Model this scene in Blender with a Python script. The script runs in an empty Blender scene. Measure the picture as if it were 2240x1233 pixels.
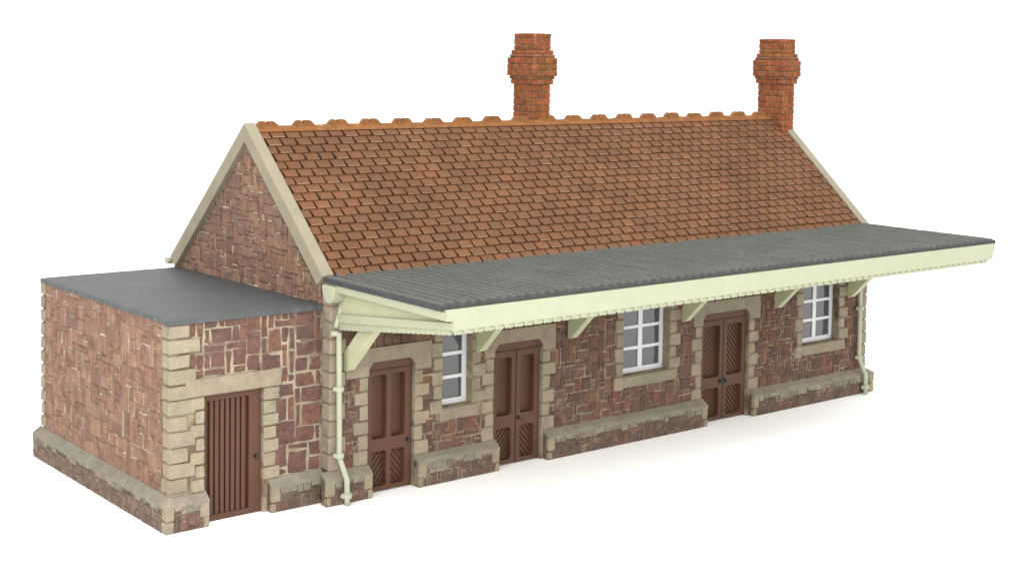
import bpy, math, random
from mathutils import Vector

S = 1.0 / 76.0            # the model is built in full-size metres and shrunk to its 4 mm scale
rnd = random.Random(7)
scn = bpy.context.scene
col = scn.collection

# ------------------------------------------------------------------ materials
PAINT = .64
def mat(name, rgb, tint=False, mottle=.22, mscale=5.0, speck=.10, sscale=45.0, bump=.25, bscale=38.0,
        rough=.85, spec=.25, dry=None, stain=None, bdist=.02, stretch=None):
    m = bpy.data.materials.new(name); m.use_nodes = True
    N = m.node_tree.nodes; L = m.node_tree.links
    b = N['Principled BSDF']
    b.inputs['Roughness'].default_value = rough
    b.inputs['Specular IOR Level'].default_value = spec
    tc = N.new('ShaderNodeTexCoord'); mp = N.new('ShaderNodeMapping')
    mp.inputs['Scale'].default_value = (1 / S,) * 3
    L.new(tc.outputs['Object'], mp.inputs['Vector'])
    def noise(sc, det=4.0, ro=.55, off=0.0, st=None):
        n = N.new('ShaderNodeTexNoise'); n.inputs['Scale'].default_value = sc
        n.inputs['Detail'].default_value = det; n.inputs['Roughness'].default_value = ro
        v = mp.outputs['Vector']
        if st:
            q = N.new('ShaderNodeVectorMath'); q.operation = 'MULTIPLY'; q.inputs[1].default_value = st; L.new(v, q.inputs[0]); v = q.outputs[0]
        if off:
            a = N.new('ShaderNodeVectorMath'); a.operation = 'ADD'; a.inputs[1].default_value = (off, off * .7, off * 1.3)
            L.new(v, a.inputs[0]); v = a.outputs[0]
        L.new(v, n.inputs['Vector']); return n.outputs['Fac']
    def remap(fac, a, b_, lo, hi):
        r = N.new('ShaderNodeMapRange'); r.inputs['From Min'].default_value = a; r.inputs['From Max'].default_value = b_
        r.inputs['To Min'].default_value = lo; r.inputs['To Max'].default_value = hi
        L.new(fac, r.inputs['Value']); return r.outputs['Result']
    if tint:
        at = N.new('ShaderNodeAttribute'); at.attribute_name = 'tint'; c = at.outputs['Color']
    else:
        rg = N.new('ShaderNodeRGB'); rg.outputs[0].default_value = (*rgb, 1); c = rg.outputs[0]
    def scale(c, f):
        v = N.new('ShaderNodeVectorMath'); v.operation = 'SCALE'; L.new(c, v.inputs[0]); L.new(f, v.inputs['Scale']); return v.outputs[0]
    def mix(c, rgb2, f):
        x = N.new('ShaderNodeMix'); x.data_type = 'RGBA'; L.new(f, x.inputs['Factor']); L.new(c, x.inputs['A'])
        x.inputs['B'].default_value = (*rgb2, 1); return x.outputs['Result']
    for st in (stain or []):                       # (rgb, scale, threshold, softness, amount)
        f = remap(noise(st[1], 5, .6, st[2] * 31 + st[1]), st[2], st[2] + st[3], 0, st[4]); c = mix(c, st[0], f)
    c = scale(c, remap(noise(mscale), .3, .7, 1 - mottle, 1 + mottle))
    c = scale(c, remap(noise(sscale, 3, .6, 3.1), .3, .7, 1 - speck, 1 + speck))
    for st in (dry or []):
        f = remap(noise(st[1], 6, .68, st[2] * 17 + 5, stretch), st[2], st[2] + st[3], 0, st[4]); c = mix(c, st[0], f)
    if name != 'white_backdrop':                   # the picture is exposed for a bright white sweep
        rv = N.new('ShaderNodeValue'); rv.outputs[0].default_value = PAINT; c = scale(c, rv.outputs[0])
    L.new(c, b.inputs['Base Color'])
    if bump:
        bp = N.new('ShaderNodeBump'); bp.inputs['Strength'].default_value = bump; bp.inputs['Distance'].default_value = bdist * S
        L.new(noise(bscale, 5, .6, 7.7), bp.inputs['Height']); L.new(bp.outputs['Normal'], b.inputs['Normal'])
    return m

TAN = (.330, .272, .188); TAN_LIGHT = (.50, .42, .30); TAN_DARK = (.25, .20, .125)
M = {}
M['stone'] = mat('red_rubble_stone', (0, 0, 0), tint=True, mottle=.24, mscale=4.5, speck=.20, sscale=15, bump=.7, bscale=14, bdist=.035,
                 dry=[(TAN, 8, .62, .06, .6), ((.07, .05, .048), 3.0, .58, .15, .28), ((.05, .03, .025), 10, .68, .05, .28)])
M['mortar'] = mat('tan_mortar', (.34, .27, .18), mottle=.3, mscale=3, bump=.6, bscale=20, bdist=.03,
                  stain=[((.11, .075, .05), 2.2, .50, .08, .8)])
M['mortar_light'] = mat('pale_mortar', (.38, .315, .218), mottle=.2, mscale=3, bump=.5, bscale=20,
                        stain=[((.17, .095, .068), 1.6, .49, .08, .8)])
M['mortar_end'] = mat('rosy_joint', (.20, .115, .08), mottle=.3, mscale=3, bump=.5, bscale=20,
                        stain=[((.45, .36, .26), 2.6, .54, .05, .85), ((.09, .05, .035), 3.1, .55, .05, .7)])
M['mortar_dark'] = mat('dark_joint', (.15, .10, .07), mottle=.3, mscale=3, bump=.5, bscale=20,
                       stain=[((.40, .32, .22), 2.3, .53, .05, .85)])
M['dressed'] = mat('dressed_sandstone', (0, 0, 0), tint=True, mottle=.13, mscale=4, speck=.11, sscale=30, bump=.55, bscale=15,
                   dry=[((.19, .175, .15), 3.4, .55, .14, .55), ((.20, .15, .09), 9, .66, .05, .4), (TAN_LIGHT, 7, .63, .1, .4)])
M['coping'] = mat('painted_coping', (.345, .300, .212), mottle=.07, mscale=3, speck=.05, sscale=30, bump=.18, bscale=14,
                  dry=[((.42, .375, .28), 3, .60, .10, .35), ((.27, .23, .16), 12, .70, .04, .5)])
M['tile'] = mat('clay_roof_tile', (0, 0, 0), tint=True, mottle=.16, mscale=.9, speck=.14, sscale=26, bump=.25, bscale=22,
                dry=[((.40, .24, .135), 8, .63, .06, .5), ((.135, .070, .038), 1.6, .56, .2, .32), ((.25, .098, .04), 1.1, .56, .15, .4)])
M['groove'] = mat('tile_groove', (.06, .027, .013), bump=0, mottle=.2)
M['ridge'] = mat('orange_ridge_tile', (.275, .112, .032), mottle=.22, mscale=5, speck=.12, sscale=30, bump=.4, bscale=18,
                 dry=[((.44, .25, .12), 9, .61, .08, .5), ((.17, .075, .034), 5, .54, .12, .6)])
M['brick'] = mat('chimney_brick', (0, 0, 0), tint=True, mottle=.28, mscale=7, speck=.22, sscale=18, bump=.6, bscale=18,
                 dry=[((.46, .28, .15), 11, .69, .04, .55), ((.17, .075, .02), 4, .55, .15, .45)])
M['brick_mortar'] = mat('chimney_mortar', (.24, .12, .055), mottle=.3, mscale=6, bump=.4,
                        stain=[((.13, .05, .025), 4.5, .50, .08, .8)])
M['lead'] = mat('grey_painted_flat_roof', (.088, .096, .094), mottle=.08, mscale=2.2, speck=.10, sscale=32, bump=.25, bscale=30, rough=.6, spec=.35,
                dry=[((.15, .155, .152), 1.0, .52, .2, .45)])
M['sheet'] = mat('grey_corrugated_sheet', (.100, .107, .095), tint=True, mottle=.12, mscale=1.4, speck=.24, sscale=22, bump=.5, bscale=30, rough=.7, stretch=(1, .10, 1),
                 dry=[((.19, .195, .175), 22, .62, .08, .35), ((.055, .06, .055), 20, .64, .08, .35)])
M['sheet_edge'] = mat('dark_sheet_edge', (.065, .07, .066), mottle=.15, speck=.15, bump=.4, rough=.7, dry=[((.25, .27, .27), 16, .66, .06, .4)])
M['cream'] = mat('pale_cream_paint', (.465, .478, .33), mottle=.035, mscale=4, speck=.03, sscale=25, bump=.16, bscale=12, rough=.6, spec=.3,
                 dry=[((.50, .515, .375), 2.3, .57, .12, .5)])
M['cream_inner'] = mat('bounce_tinted_cream', (.565, .57, .36), mottle=.05, mscale=4, speck=.04, bump=.2, bscale=14, rough=.6, spec=.3)  # yellower, lighter cream: light bounced between cream faces is painted into the colour
M['pipe'] = mat('pale_green_pipe_paint', (.49, .51, .365), mottle=.05, mscale=6, speck=.04, bump=.2, bscale=20, rough=.55, spec=.3)
M['brown'] = mat('chocolate_door_paint', (.118, .052, .029), mottle=.07, mscale=3, speck=.07, sscale=40, bump=.12, bscale=30, rough=.6, spec=.3)
M['iron'] = mat('black_ironmongery', (.018, .013, .011), mottle=.1, bump=.1, rough=.4, spec=.5)
M['white'] = mat('white_window_paint', (.86, .86, .87), mottle=.02, speck=.01, bump=.03, rough=.5)
M['glass'] = mat('grey_window_glass', (.088, .088, .093), mottle=.02, speck=.01, bump=0, rough=.08, spec=.7)
M['ground'] = mat('white_backdrop', (.96, .96, .96), mottle=0, speck=0, bump=0, rough=1, spec=0)

# ------------------------------------------------------------------ mesh builder
class MB:
    def __init__(s): s.v = []; s.f = []; s.c = []; s.m = []
    def face(s, idx, c=(.5, .5, .5), m=0): s.f.append(tuple(idx)); s.c.append(c); s.m.append(m)
    def verts(s, pts):
        n = len(s.v); s.v.extend([tuple(p) for p in pts]); return list(range(n, n + len(pts)))
    def box(s, x0, x1, y0, y1, z0, z1, c=(.5, .5, .5), m=0, b=0.0, j=0.0):
        """axis box; b bevels it (chamfered corners), j jitters the corners"""
        if b <= 0:
            q = s.verts([(x + rnd.uniform(-j, j), y + rnd.uniform(-j, j), z + rnd.uniform(-j, j)) for z in (z0, z1) for y in (y0, y1) for x in (x0, x1)])
            for f in ((0, 2, 3, 1), (4, 5, 7, 6), (0, 1, 5, 4), (2, 6, 7, 3), (0, 4, 6, 2), (1, 3, 7, 5)): s.face([q[i] for i in f], c, m)
            return
        X = (x0, x1); Y = (y0, y1); Z = (z0, z1); V = {}
        for i in (0, 1):
            for k in (0, 1):
                for l in (0, 1):
                    sx = b if i == 0 else -b; sy = b if k == 0 else -b; sz = b if l == 0 else -b
                    jj = [rnd.uniform(-j, j) for _ in range(3)]
                    base = (X[i] + jj[0], Y[k] + jj[1], Z[l] + jj[2])
                    a = s.verts([(base[0], base[1] + sy, base[2] + sz), (base[0] + sx, base[1], base[2] + sz), (base[0] + sx, base[1] + sy, base[2])])
                    V[i, k, l] = a
        def F(keys, ax):
            s.face([V[k][ax] for k in keys], c, m)
        F([(0, 0, 0), (0, 0, 1), (0, 1, 1), (0, 1, 0)], 0); F([(1, 0, 0), (1, 1, 0), (1, 1, 1), (1, 0, 1)], 0)
        F([(0, 0, 0), (1, 0, 0), (1, 0, 1), (0, 0, 1)], 1); F([(0, 1, 0), (0, 1, 1), (1, 1, 1), (1, 1, 0)], 1)
        F([(0, 0, 0), (0, 1, 0), (1, 1, 0), (1, 0, 0)], 2); F([(0, 0, 1), (1, 0, 1), (1, 1, 1), (0, 1, 1)], 2)
        def E(a, b_, p, q): s.face([V[a][p], V[b_][p], V[b_][q], V[a][q]], c, m)
        for i in (0, 1):
            for k in (0, 1): E((i, k, 0), (i, k, 1), 0, 1); E((i, 0, k), (i, 1, k), 0, 2); E((0, i, k), (1, i, k), 1, 2)
        for key in V: s.face(V[key], c, m)
    def prism(s, poly, ax, a0, a1, c=(.5, .5, .5), m=0, m_cap=None):
        """poly of 2D points in the other two axes, extruded along axis ax from a0 to a1"""
        def P(p, a):
            if ax == 0: return (a, p[0], p[1])
            if ax == 1: return (p[0], a, p[1])
            return (p[0], p[1], a)
        A = s.verts([P(p, a0) for p in poly]); B = s.verts([P(p, a1) for p in poly]); n = len(poly)
        mc = m if m_cap is None else m_cap
        s.face(A[::-1], c, mc); s.face(B, c, mc)
        for i in range(n): s.face([A[i], A[(i + 1) % n], B[(i + 1) % n], B[i]], c, m)
    def tube(s, path, r, n=12, c=(.5, .5, .5), m=0):
        path = [Vector(p) for p in path]; rings = []
        for i, p in enumerate(path):
            d = (path[min(i + 1, len(path) - 1)] - path[max(i - 1, 0)]).normalized()
            a = d.orthogonal().normalized() if abs(d.z) < .99 else Vector((1, 0, 0)); a = (a - d * a.dot(d)).normalized(); b = d.cross(a)
            if rings:
                pa = (pref - d * pref.dot(d)).normalized(); a = pa; b = d.cross(a)
            pref = a
            rr = r[i] if isinstance(r, (list, tuple)) else r
            rings.append(s.verts([p + a * math.cos(t * 2 * math.pi / n) * rr + b * math.sin(t * 2 * math.pi / n) * rr for t in range(n)]))
        for A, B in zip(rings, rings[1:]):
            for i in range(n): s.face([A[i], A[(i + 1) % n], B[(i + 1) % n], B[i]], c, m)
        s.face(rings[0][::-1], c, m); s.face(rings[-1], c, m)
    def stone(s, fr, u0, u1, v0, v1, h, c, ec, jit=.010, bev=.014, m=0, base=-.012, tilt=.006):
        """one squared stone standing proud of a wall plane fr = (origin, U, V, normal)"""
        O, U, V, W = fr
        um = (u0 + u1) / 2; vm = (v0 + v1) / 2; J = lambda k=1.: rnd.uniform(-jit, jit) * k
        out = []
        for (a, b_) in ((u0, v0), (um, v0), (u1, v0), (u1, vm), (u1, v1), (um, v1), (u0, v1), (u0, vm)): out.append((a + J(), b_ + J()))
        bev = min(bev, (u1 - u0) * .3, (v1 - v0) * .3); cu = um; cv = vm
        r0, r1, r2 = [], [], []
        tu = rnd.uniform(-tilt, tilt); tv = rnd.uniform(-tilt, tilt)
        for (a, b_) in out:
            ku = 1 if a > cu + .001 else -1; kv = 1 if b_ > cv + .001 else -1
            ia = a - bev * ku if abs(a - cu) > bev * 1.2 else a; ib = b_ - bev * kv if abs(b_ - cv) > bev * 1.2 else b_
            r0.append(O + U * a + V * b_ + W * base); r1.append(O + U * a + V * b_ + W * (h - bev * .8))
            r2.append(O + U * ia + V * ib + W * (h + tu * ku + tv * kv + rnd.uniform(-.003, .003)))
        r0 = s.verts(r0); r1 = s.verts(r1); r2 = s.verts(r2)
        for i in range(8):
            k = (i + 1) % 8
            s.face([r0[i], r0[k], r1[k], r1[i]], tuple(x * .9 for x in c), m); s.face([r1[i], r1[k], r2[k], r2[i]], ec, m)
        mid = s.verts([O + U * cu + V * cv + W * (h + rnd.uniform(-.002, .006))])[0]
        for i in range(8): s.face([r2[i], r2[(i + 1) % 8], mid], c, m)
    def build(s, name, mats, parent=None, smooth=False):
        me = bpy.data.meshes.new(name); me.from_pydata([(x * S, y * S, z * S) for x, y, z in s.v], [], s.f)
        for k in (mats if isinstance(mats, (list, tuple)) else [mats]): me.materials.append(M[k])
        me.polygons.foreach_set('material_index', s.m)
        at = me.color_attributes.new('tint', 'FLOAT_COLOR', 'CORNER')
        flat = []
        for p, c in zip(me.polygons, s.c): flat.extend((c[0], c[1], c[2], 1.0) * p.loop_total)
        at.data.foreach_set('color', flat)
        if smooth: me.polygons.foreach_set('use_smooth', [True] * len(me.polygons))
        me.update()
        o = bpy.data.objects.new(name, me); col.objects.link(o)
        if parent: o.parent = parent
        return o

def lerp(a, b, t): return tuple(x + (y - x) * t for x, y in zip(a, b))
def vary(c, k, hue=.05):
    f = 1 + rnd.uniform(-k, k); return tuple(max(.004, x * f * (1 + rnd.uniform(-hue, hue))) for x in c)

# stone palettes (albedo)
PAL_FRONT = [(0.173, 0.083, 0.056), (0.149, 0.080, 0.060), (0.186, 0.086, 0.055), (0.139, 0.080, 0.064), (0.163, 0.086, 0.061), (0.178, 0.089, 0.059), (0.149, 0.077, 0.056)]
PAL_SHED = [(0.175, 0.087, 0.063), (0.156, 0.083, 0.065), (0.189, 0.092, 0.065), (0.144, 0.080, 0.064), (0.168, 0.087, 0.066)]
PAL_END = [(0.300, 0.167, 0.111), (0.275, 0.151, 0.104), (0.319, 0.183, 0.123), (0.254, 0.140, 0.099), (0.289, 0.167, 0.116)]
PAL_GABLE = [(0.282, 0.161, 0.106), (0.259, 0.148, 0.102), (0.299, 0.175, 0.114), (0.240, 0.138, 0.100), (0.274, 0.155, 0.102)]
PAL_PLINTH = [(.165, .098, .072), (.145, .098, .078), (.185, .102, .072), (.135, .096, .078), (.17, .11, .08)]

def V3(*a): return Vector(a)
FRONT = lambda y: (V3(0, y, 0), V3(1, 0, 0), V3(0, 0, 1), V3(0, -1, 0))           # u = x
LEFT = lambda x: (V3(x, 0, 0), V3(0, -1, 0), V3(0, 0, 1), V3(-1, 0, 0))           # u = -y
RIGHT = lambda x: (V3(x, 0, 0), V3(0, 1, 0), V3(0, 0, 1), V3(1, 0, 0))            # u = y
BACK = lambda y: (V3(0, y, 0), V3(-1, 0, 0), V3(0, 0, 1), V3(0, 1, 0))            # u = -x

SIZES = [(2, 2, 5), (3, 2, 5), (2, 3, 4), (1, 2, 4), (2, 1, 4), (3, 3, 3), (1, 3, 3), (4, 2, 2), (3, 1, 3), (1, 1, 2), (4, 3, 1), (2, 4, 1)]
def rubble(mb, fr, u0, u1, v0, v1, inside, pal, g=.088, gap=.014, h=(.012, .026), dry=.25, jit=.010, sizes=SIZES, bev=.014, edge=TAN, m=0, bead=0, bead_col=(.46, .39, .28)):
    nu = max(1, round((u1 - u0) / g)); nv = max(1, round((v1 - v0) / g)); du = (u1 - u0) / nu; dv = (v1 - v0) / nv
    free = [[inside(u0 + (i + .5) * du, v0 + (k + .5) * dv) for k in range(nv)] for i in range(nu)]
    bag = [(a, b) for a, b, w in sizes for _ in range(w)]
    for k in range(nv):
        i = 0
        while i < nu:
            if not free[i][k]: i += 1; continue
            a, b = rnd.choice(bag)
            aa = 0
            while aa < a and i + aa < nu and free[i + aa][k]: aa += 1
            bb = 1
            while bb < b and k + bb < nv and all(free[i + q][k + bb] for q in range(aa)): bb += 1
            for q in range(aa):
                for r in range(bb): free[i + q][k + r] = False
            c = vary(rnd.choice(pal), .10, .03); t = rnd.random()
            ec = lerp(c, edge, rnd.uniform(.3, .8)) if t < dry else lerp(c, (.05, .03, .025), .1)
            gp = gap * rnd.uniform(.6, 1.35)
            mb.stone(fr, u0 + i * du + gp * .5, u0 + (i + aa) * du - gp * .5, v0 + k * dv + gp * .5, v0 + (k + bb) * dv - gp * .5,
                     rnd.uniform(*h), c, ec, jit, bev, m)
            for side, pr in ((0, bead), (1, bead * .18)):          # smears of light pointing left along the joints
                if rnd.random() < pr:
                    a0, a1, b0, b1 = u0 + i * du, u0 + (i + aa) * du, v0 + k * dv, v0 + (k + bb) * dv
                    t = rnd.uniform(.010, .024); q = rnd.uniform(0, .3); q2 = rnd.uniform(.7, 1.05) + (rnd.uniform(0, .7) if rnd.random() < .3 and i + aa < nu - 2 and side == 0 else 0)
                    bc = vary(bead_col, .15, .04)
                    if side == 0: mb.stone(fr, a0 + (a1 - a0) * q, a0 + (a1 - a0) * q2, b1 - t * .7, b1 + t * .6, h[1] * .9, bc, bc, .006, .006, m)
                    else: mb.stone(fr, a0 - t * .6, a0 + t * .6, b0 + (b1 - b0) * q, b0 + (b1 - b0) * q2, h[1] * .9, bc, bc, .006, .006, m)
            i += aa

def tan_col(base=TAN, k=.10): return vary(base, k, .03)

def course_stack(mb, fr, v0, v1, n, uw, h=.035, base=TAN, jit=.008, bev=.02, m=0, flip=0, gap=.018):
    """dressed stones one above the other; uw(i) -> (u0, u1)"""
    hs = [rnd.uniform(.93, 1.07) for _ in range(n)]; t = sum(hs); z = v0
    for i in range(n):
        dz = (v1 - v0) * hs[i] / t
        a, b = uw(i + flip)
        c = tan_col(base); mb.stone(fr, a + gap * .3, b - gap * .3, z + gap * .5, z + dz - gap * .5, h, c, lerp(c, TAN_LIGHT, rnd.uniform(.0, .5)), jit, bev, m)
        z += dz

# ------------------------------------------------------------------ dimensions (from the photograph)
LEN = 15.0; D = 6.09; YR = 2.902; ZR = 6.558
SX = 2.916; SY = .267; SB = 5.76; SZ = 3.44
PP = .168; PH = .44; PW = .56          # plinth: projection, outer height, height at the wall
root = bpy.data.objects.new('station_building', None); col.objects.link(root)
root['label'] = 'scale model of a red stone railway station with tiled roof and cream edged canopy'
root['category'] = 'model building'
root.empty_display_size = .02

DOORS = [(.775, 1.80), (3.64, 4.86), (9.36, 10.86)]
WINS = [(2.42, 3.131), (7.035, 8.372), (12.69, 13.99)]
DTOP = 2.40; WBOT = 1.35; WTOP = 2.86

def panels(mb, y0, y1, x0, x1, z0, z1, holes, m=0):
    xs = sorted({x0, x1, *[h[0] for h in holes], *[h[1] for h in holes]}); zs = sorted({z0, z1, *[h[2] for h in holes], *[h[3] for h in holes]})
    for a, b in zip(xs, xs[1:]):
        run = None
        for c, d in zip(zs, zs[1:]):
            cx, cz = (a + b) / 2, (c + d) / 2
            solid = not any(h[0] < cx < h[1] and h[2] < cz < h[3] for h in holes)
            if solid: run = (run[0], d) if run else (c, d)
            if (not solid or d == zs[-1]) and run: mb.box(a, b, y0, y1, run[0], run[1], m=m); run = None

# ------------------------------------------------------------------ platform wall
holes = [(a, b, -.1, DTOP) for a, b in DOORS] + [(a, b, WBOT, WTOP) for a, b in WINS]
LINT = [(.30, 2.15), (3.40, 5.17), (9.08, 11.20)]
QH = .27
def block_front(u, v):
    if v < PW - .02 and not any(a - .05 < u < b + .05 for a, b in DOORS): return True
    for a, b in DOORS:
        if a - .16 < u < b + .16 and v < DTOP: return True
        if a < u < b and v < DTOP + .1: return True
    for a, b in LINT:
        if a < u < b and 2.18 < v < 2.66: return True
    for a, b in WINS:
        if a - .17 < u < b + .17 and WBOT - .02 < v < WTOP: return True
        if a - .08 < u < b + .24 and WBOT - .26 < v < WBOT: return True
        if a - .15 < u < b + .15 and WTOP <= v < WTOP + .3: return True
    if u < .20 or u > LEN - .20: return True
    return False
mb = MB()
panels(mb, 0, .30, 0, LEN, -.0, 3.86, holes, m=1)
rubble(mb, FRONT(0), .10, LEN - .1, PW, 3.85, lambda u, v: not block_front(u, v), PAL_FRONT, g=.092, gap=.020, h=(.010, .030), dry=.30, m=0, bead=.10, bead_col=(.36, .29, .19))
mb.build('platform_wall', ['stone', 'mortar'], root)

# left gable wall
def gable_top(y):
    return ZR - .14 - (YR - y) * .90 if y < YR else ZR - .14 - (y - YR) * .929
mb = MB()
gp = [(.29, 0), (.29, gable_top(.29)), (YR, gable_top(YR)), (D - .02, gable_top(D - .02)), (D - .02, 0)]
mb.prism(gp, 0, 0, .28, m=1)
rubble(mb, LEFT(0), -D + .02, -.02, 3.40, 6.45, lambda u, v: v < gable_top(-u) - .02, PAL_GABLE, g=.098, gap=.014, h=(.012, .034), dry=.22, jit=.008, m=0, bead=.28, bead_col=(.50, .42, .30),
       sizes=SIZES + [(1, 4, 2), (5, 2, 1), (4, 1, 2)])
gl = mb.build('gable_wall', ['stone', 'mortar_dark'], root)
mb = MB()
mb.prism(gp, 0, LEN - .28, LEN, m=1)
rubble(mb, RIGHT(LEN), .02, D - .02, PW, 6.45, lambda u, v: v < gable_top(u) - .02, PAL_GABLE, g=.098, gap=.012, h=(.012, .034), dry=.22, m=0)
gr = mb.build('gable_wall', ['stone', 'mortar_dark'], root)
mb = MB()
mb.box(.281, LEN - .281, D - .30, D - .021, 0, 3.5, m=1)
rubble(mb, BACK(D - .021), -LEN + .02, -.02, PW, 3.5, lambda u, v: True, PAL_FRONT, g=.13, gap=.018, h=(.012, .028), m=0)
mb.build('rear_wall', ['stone', 'mortar'], root)

# corner stones of the main block
def corner_front(x, sgn, y, z0, z1, n, parent, name='corner_stones', wl=(.22, .40), side=(.20, .12), base=TAN, side_dir=None, proud=.032):
    """stones that turn the corner at x: boxes wrapping both faces"""
    mb = MB(); z = z0; hs = [rnd.uniform(.92, 1.08) for _ in range(n)]; t = sum(hs)
    for i in range(n):
        dz = (z1 - z0) * hs[i] / t; w = wl[i % 2] * rnd.uniform(.93, 1.05); d = side[i % 2]
        a, b = (x - proud, x + w) if sgn > 0 else (x - w, x + proud)
        c = tan_col(base)
        mb.box(a + rnd.uniform(-.006, .006), b, y - proud + rnd.uniform(-.006, .006), y + d, z + .010, z + dz - .010, c=c, b=.02, j=.006); z += dz
    return mb.build(name, 'dressed', parent)
corner_front(0, 1, 0, PW, 3.80, 11, gl, wl=(.24, .30), side=(.24, .24), base=(.33, .274, .196))
corner_front(LEN, -1, 0, PW, 3.80, 11, gr, wl=(.20, .33), side=(.3, .2))
corner_front(LEN, -1, D - .14, PW, 3.40, 10, gr, wl=(.1, .1), side=(.14, .14))

# ------------------------------------------------------------------ plinth
def plinth_front(x0, x1, y, endl=True, endr=True, name='plinth', p=PP, h=PH, w=PW):
    """battered plinth along a front wall: sloping tan top, red rubble with dark joints on its face, dressed ends"""
    mb = MB()
    mb.prism([(y + .01, 0), (y - p, 0), (y - p, h), (y - p + .05, h + .015), (y - .005, w - .05)], 0, x0, x1, c=tan_col((.30, .25, .165), .03), m=1)
    fr = FRONT(y - p)
    def face_stones(u0, u1):
        # a ragged tan course along the arris, red stones below it
        u = u0
        while u < u1 - .03:
            wdt = min(rnd.choice((.12, .16, .2, .26, .34)), u1 - u)
            if u1 - (u + wdt) < .07: wdt = u1 - u
            hh = rnd.choice((.08, .10, .13, .16))
            c = tan_col((.265, .235, .175), .14)
            mb.stone(fr, u + .010, u + wdt - .010, h - hh, h - .002, .020, c, lerp(c, TAN_LIGHT, .2), .006, .012, 0, base=-.01)
            tops.append((u, u + wdt, h - hh)); u += wdt
    tops = []
    a, b = x0 + (.17 if endl else 0), x1 - (.17 if endr else 0)
    face_stones(a, b)
    top_at = lambda u: next((t for q, r, t in tops if q <= u <= r), h)
    rubble(mb, fr, a, b, .0, h - .05, lambda u, v: v < top_at(u) - .02, PAL_PLINTH, g=.080, gap=.015, h=(.008, .018), dry=.16, jit=.007, m=0,
           sizes=[(2, 2, 4), (2, 1, 4), (1, 2, 5), (1, 3, 3), (2, 3, 2), (3, 2, 3), (3, 1, 2), (1, 1, 2)], bev=.012)
    for e, (q, r) in ((endl, (x0, a)), (endr, (b, x1))):
        if not e: continue
        fl = 1 if q == x0 else -1
        for (za, zb, k) in ((.0, .16, .55), (.165, h, 1.0)):
            c = tan_col((.33, .275, .185), .08); wd = (r - q) * k
            aa, bb = (q - .004, q + wd) if fl > 0 else (r - wd, r + .004)
            mb.box(aa, bb, y - p - .014, y - p + .08, za + .004, zb - .006, c=c, b=.016, j=.005, m=2)
            if k < 1:
                c2 = vary(rnd.choice(PAL_PLINTH), .1)
                a2, b2 = (q + wd + .01, r - .004) if fl > 0 else (q + .004, r - wd - .01)
                mb.stone(fr, a2, b2, za + .01, zb - .01, .012, c2, lerp(c2, TAN, .2), .006, .012, 0)
    # the sloping cap, in lengths, with a soft uneven arris
    u = x0
    while u < x1 - .01:
        wdt = min(rnd.uniform(.5, .9), x1 - u)
        if x1 - (u + wdt) < .25: wdt = x1 - u
        c = tan_col((.292, .253, .19), .08); e = rnd.uniform(-.006, .006)
        mb.prism([(y - .001, w - .05), (y - p - .010 + e, h - .035), (y - p - .012 + e, h + .012), (y - p + .035, h + .052 + e), (y - .001, w + .012)], 0, u + (.002 if u > x0 else -.006), u + wdt - .002 + (.006 if u + wdt > x1 - .001 else 0), c=c, m=2)
        u += wdt
    return mb.build(name, ['stone', 'mortar_dark', 'dressed'], root)
plinth_front(-PP, .785, 0)
plinth_front(1.81, 3.685, 0)
plinth_front(4.92, 9.42, 0)
plinth_front(10.90, LEN, 0, endr=False)
plinth_front(-SX - .0, -2.28, SY, p=.149, endl=False)
plinth_front(-1.095, -.03, SY, endr=False, p=.149)

def plinth_side(x, yb, yf, sgn, p, name='plinth', ends=True):
    """the plinth of an end wall; sgn -1 faces left, +1 faces right"""
    mb = MB(); h, w = PH, PW
    prof = [(x - sgn * .01, 0), (x + sgn * p, 0), (x + sgn * p, h), (x + sgn * (p - .05), h + .015), (x + sgn * .005, w - .05)]
    mb.prism([(q[0], q[1]) for q in prof], 1, yb, yf, c=(.3, .25, .165), m=1)
    fr = LEFT(x - p) if sgn < 0 else RIGHT(x + p)
    u0, u1 = (-yb, -yf) if sgn < 0 else (yf, yb)
    tops = []; u = u0
    while u < u1 - .03:
        wdt = min(rnd.choice((.14, .18, .24, .3)), u1 - u)
        if u1 - (u + wdt) < .08: wdt = u1 - u
        hh = rnd.choice((.06, .08, .11, .14)); c = tan_col((.27, .24, .175), .14)
        mb.stone(fr, u + .008, u + wdt - .008, h - hh, h - .002, .019, c, lerp(c, TAN_LIGHT, .2), .006, .012, 0)
        tops.append((u, u + wdt, h - hh)); u += wdt
    top_at = lambda u: next((t for q, r, t in tops if q <= u <= r), h)
    rubble(mb, fr, u0, u1, .0, h - .04, lambda u, v: v < top_at(u) - .02, [lerp(q, (.25, .170, .125), .6) for q in PAL_PLINTH], g=.078, gap=.012, h=(.008, .018), dry=.3, jit=.007, m=0,
           sizes=[(2, 2, 4), (2, 1, 3), (1, 2, 6), (1, 3, 4), (2, 3, 3), (3, 2, 3), (1, 1, 1)], bev=.012)
    u = u0
    while u < u1 - .01:
        wdt = min(rnd.uniform(.7, 1.3), u1 - u)
        if u1 - (u + wdt) < .3: wdt = u1 - u
        c = tan_col((.295, .26, .195), .07); e = rnd.uniform(-.006, .006)
        pr = [(x, w - .05), (x + sgn * (p + .010 + e), h - .03), (x + sgn * (p + .012 + e), h + .012), (x + sgn * (p - .035), h + .05 + e), (x, w + .012)]
        a, b = (-u, -(u + wdt)) if sgn < 0 else (u, u + wdt)
        mb.prism(pr, 1, a, b, c=c, m=2); u += wdt
    return mb.build(name, ['stone', 'mortar_dark', 'dressed'], root)
plinth_side(-SX, SB + .149, SY - .0, -1, .149)
plinth_side(LEN, D + .1, .0, 1, PP)
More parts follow.
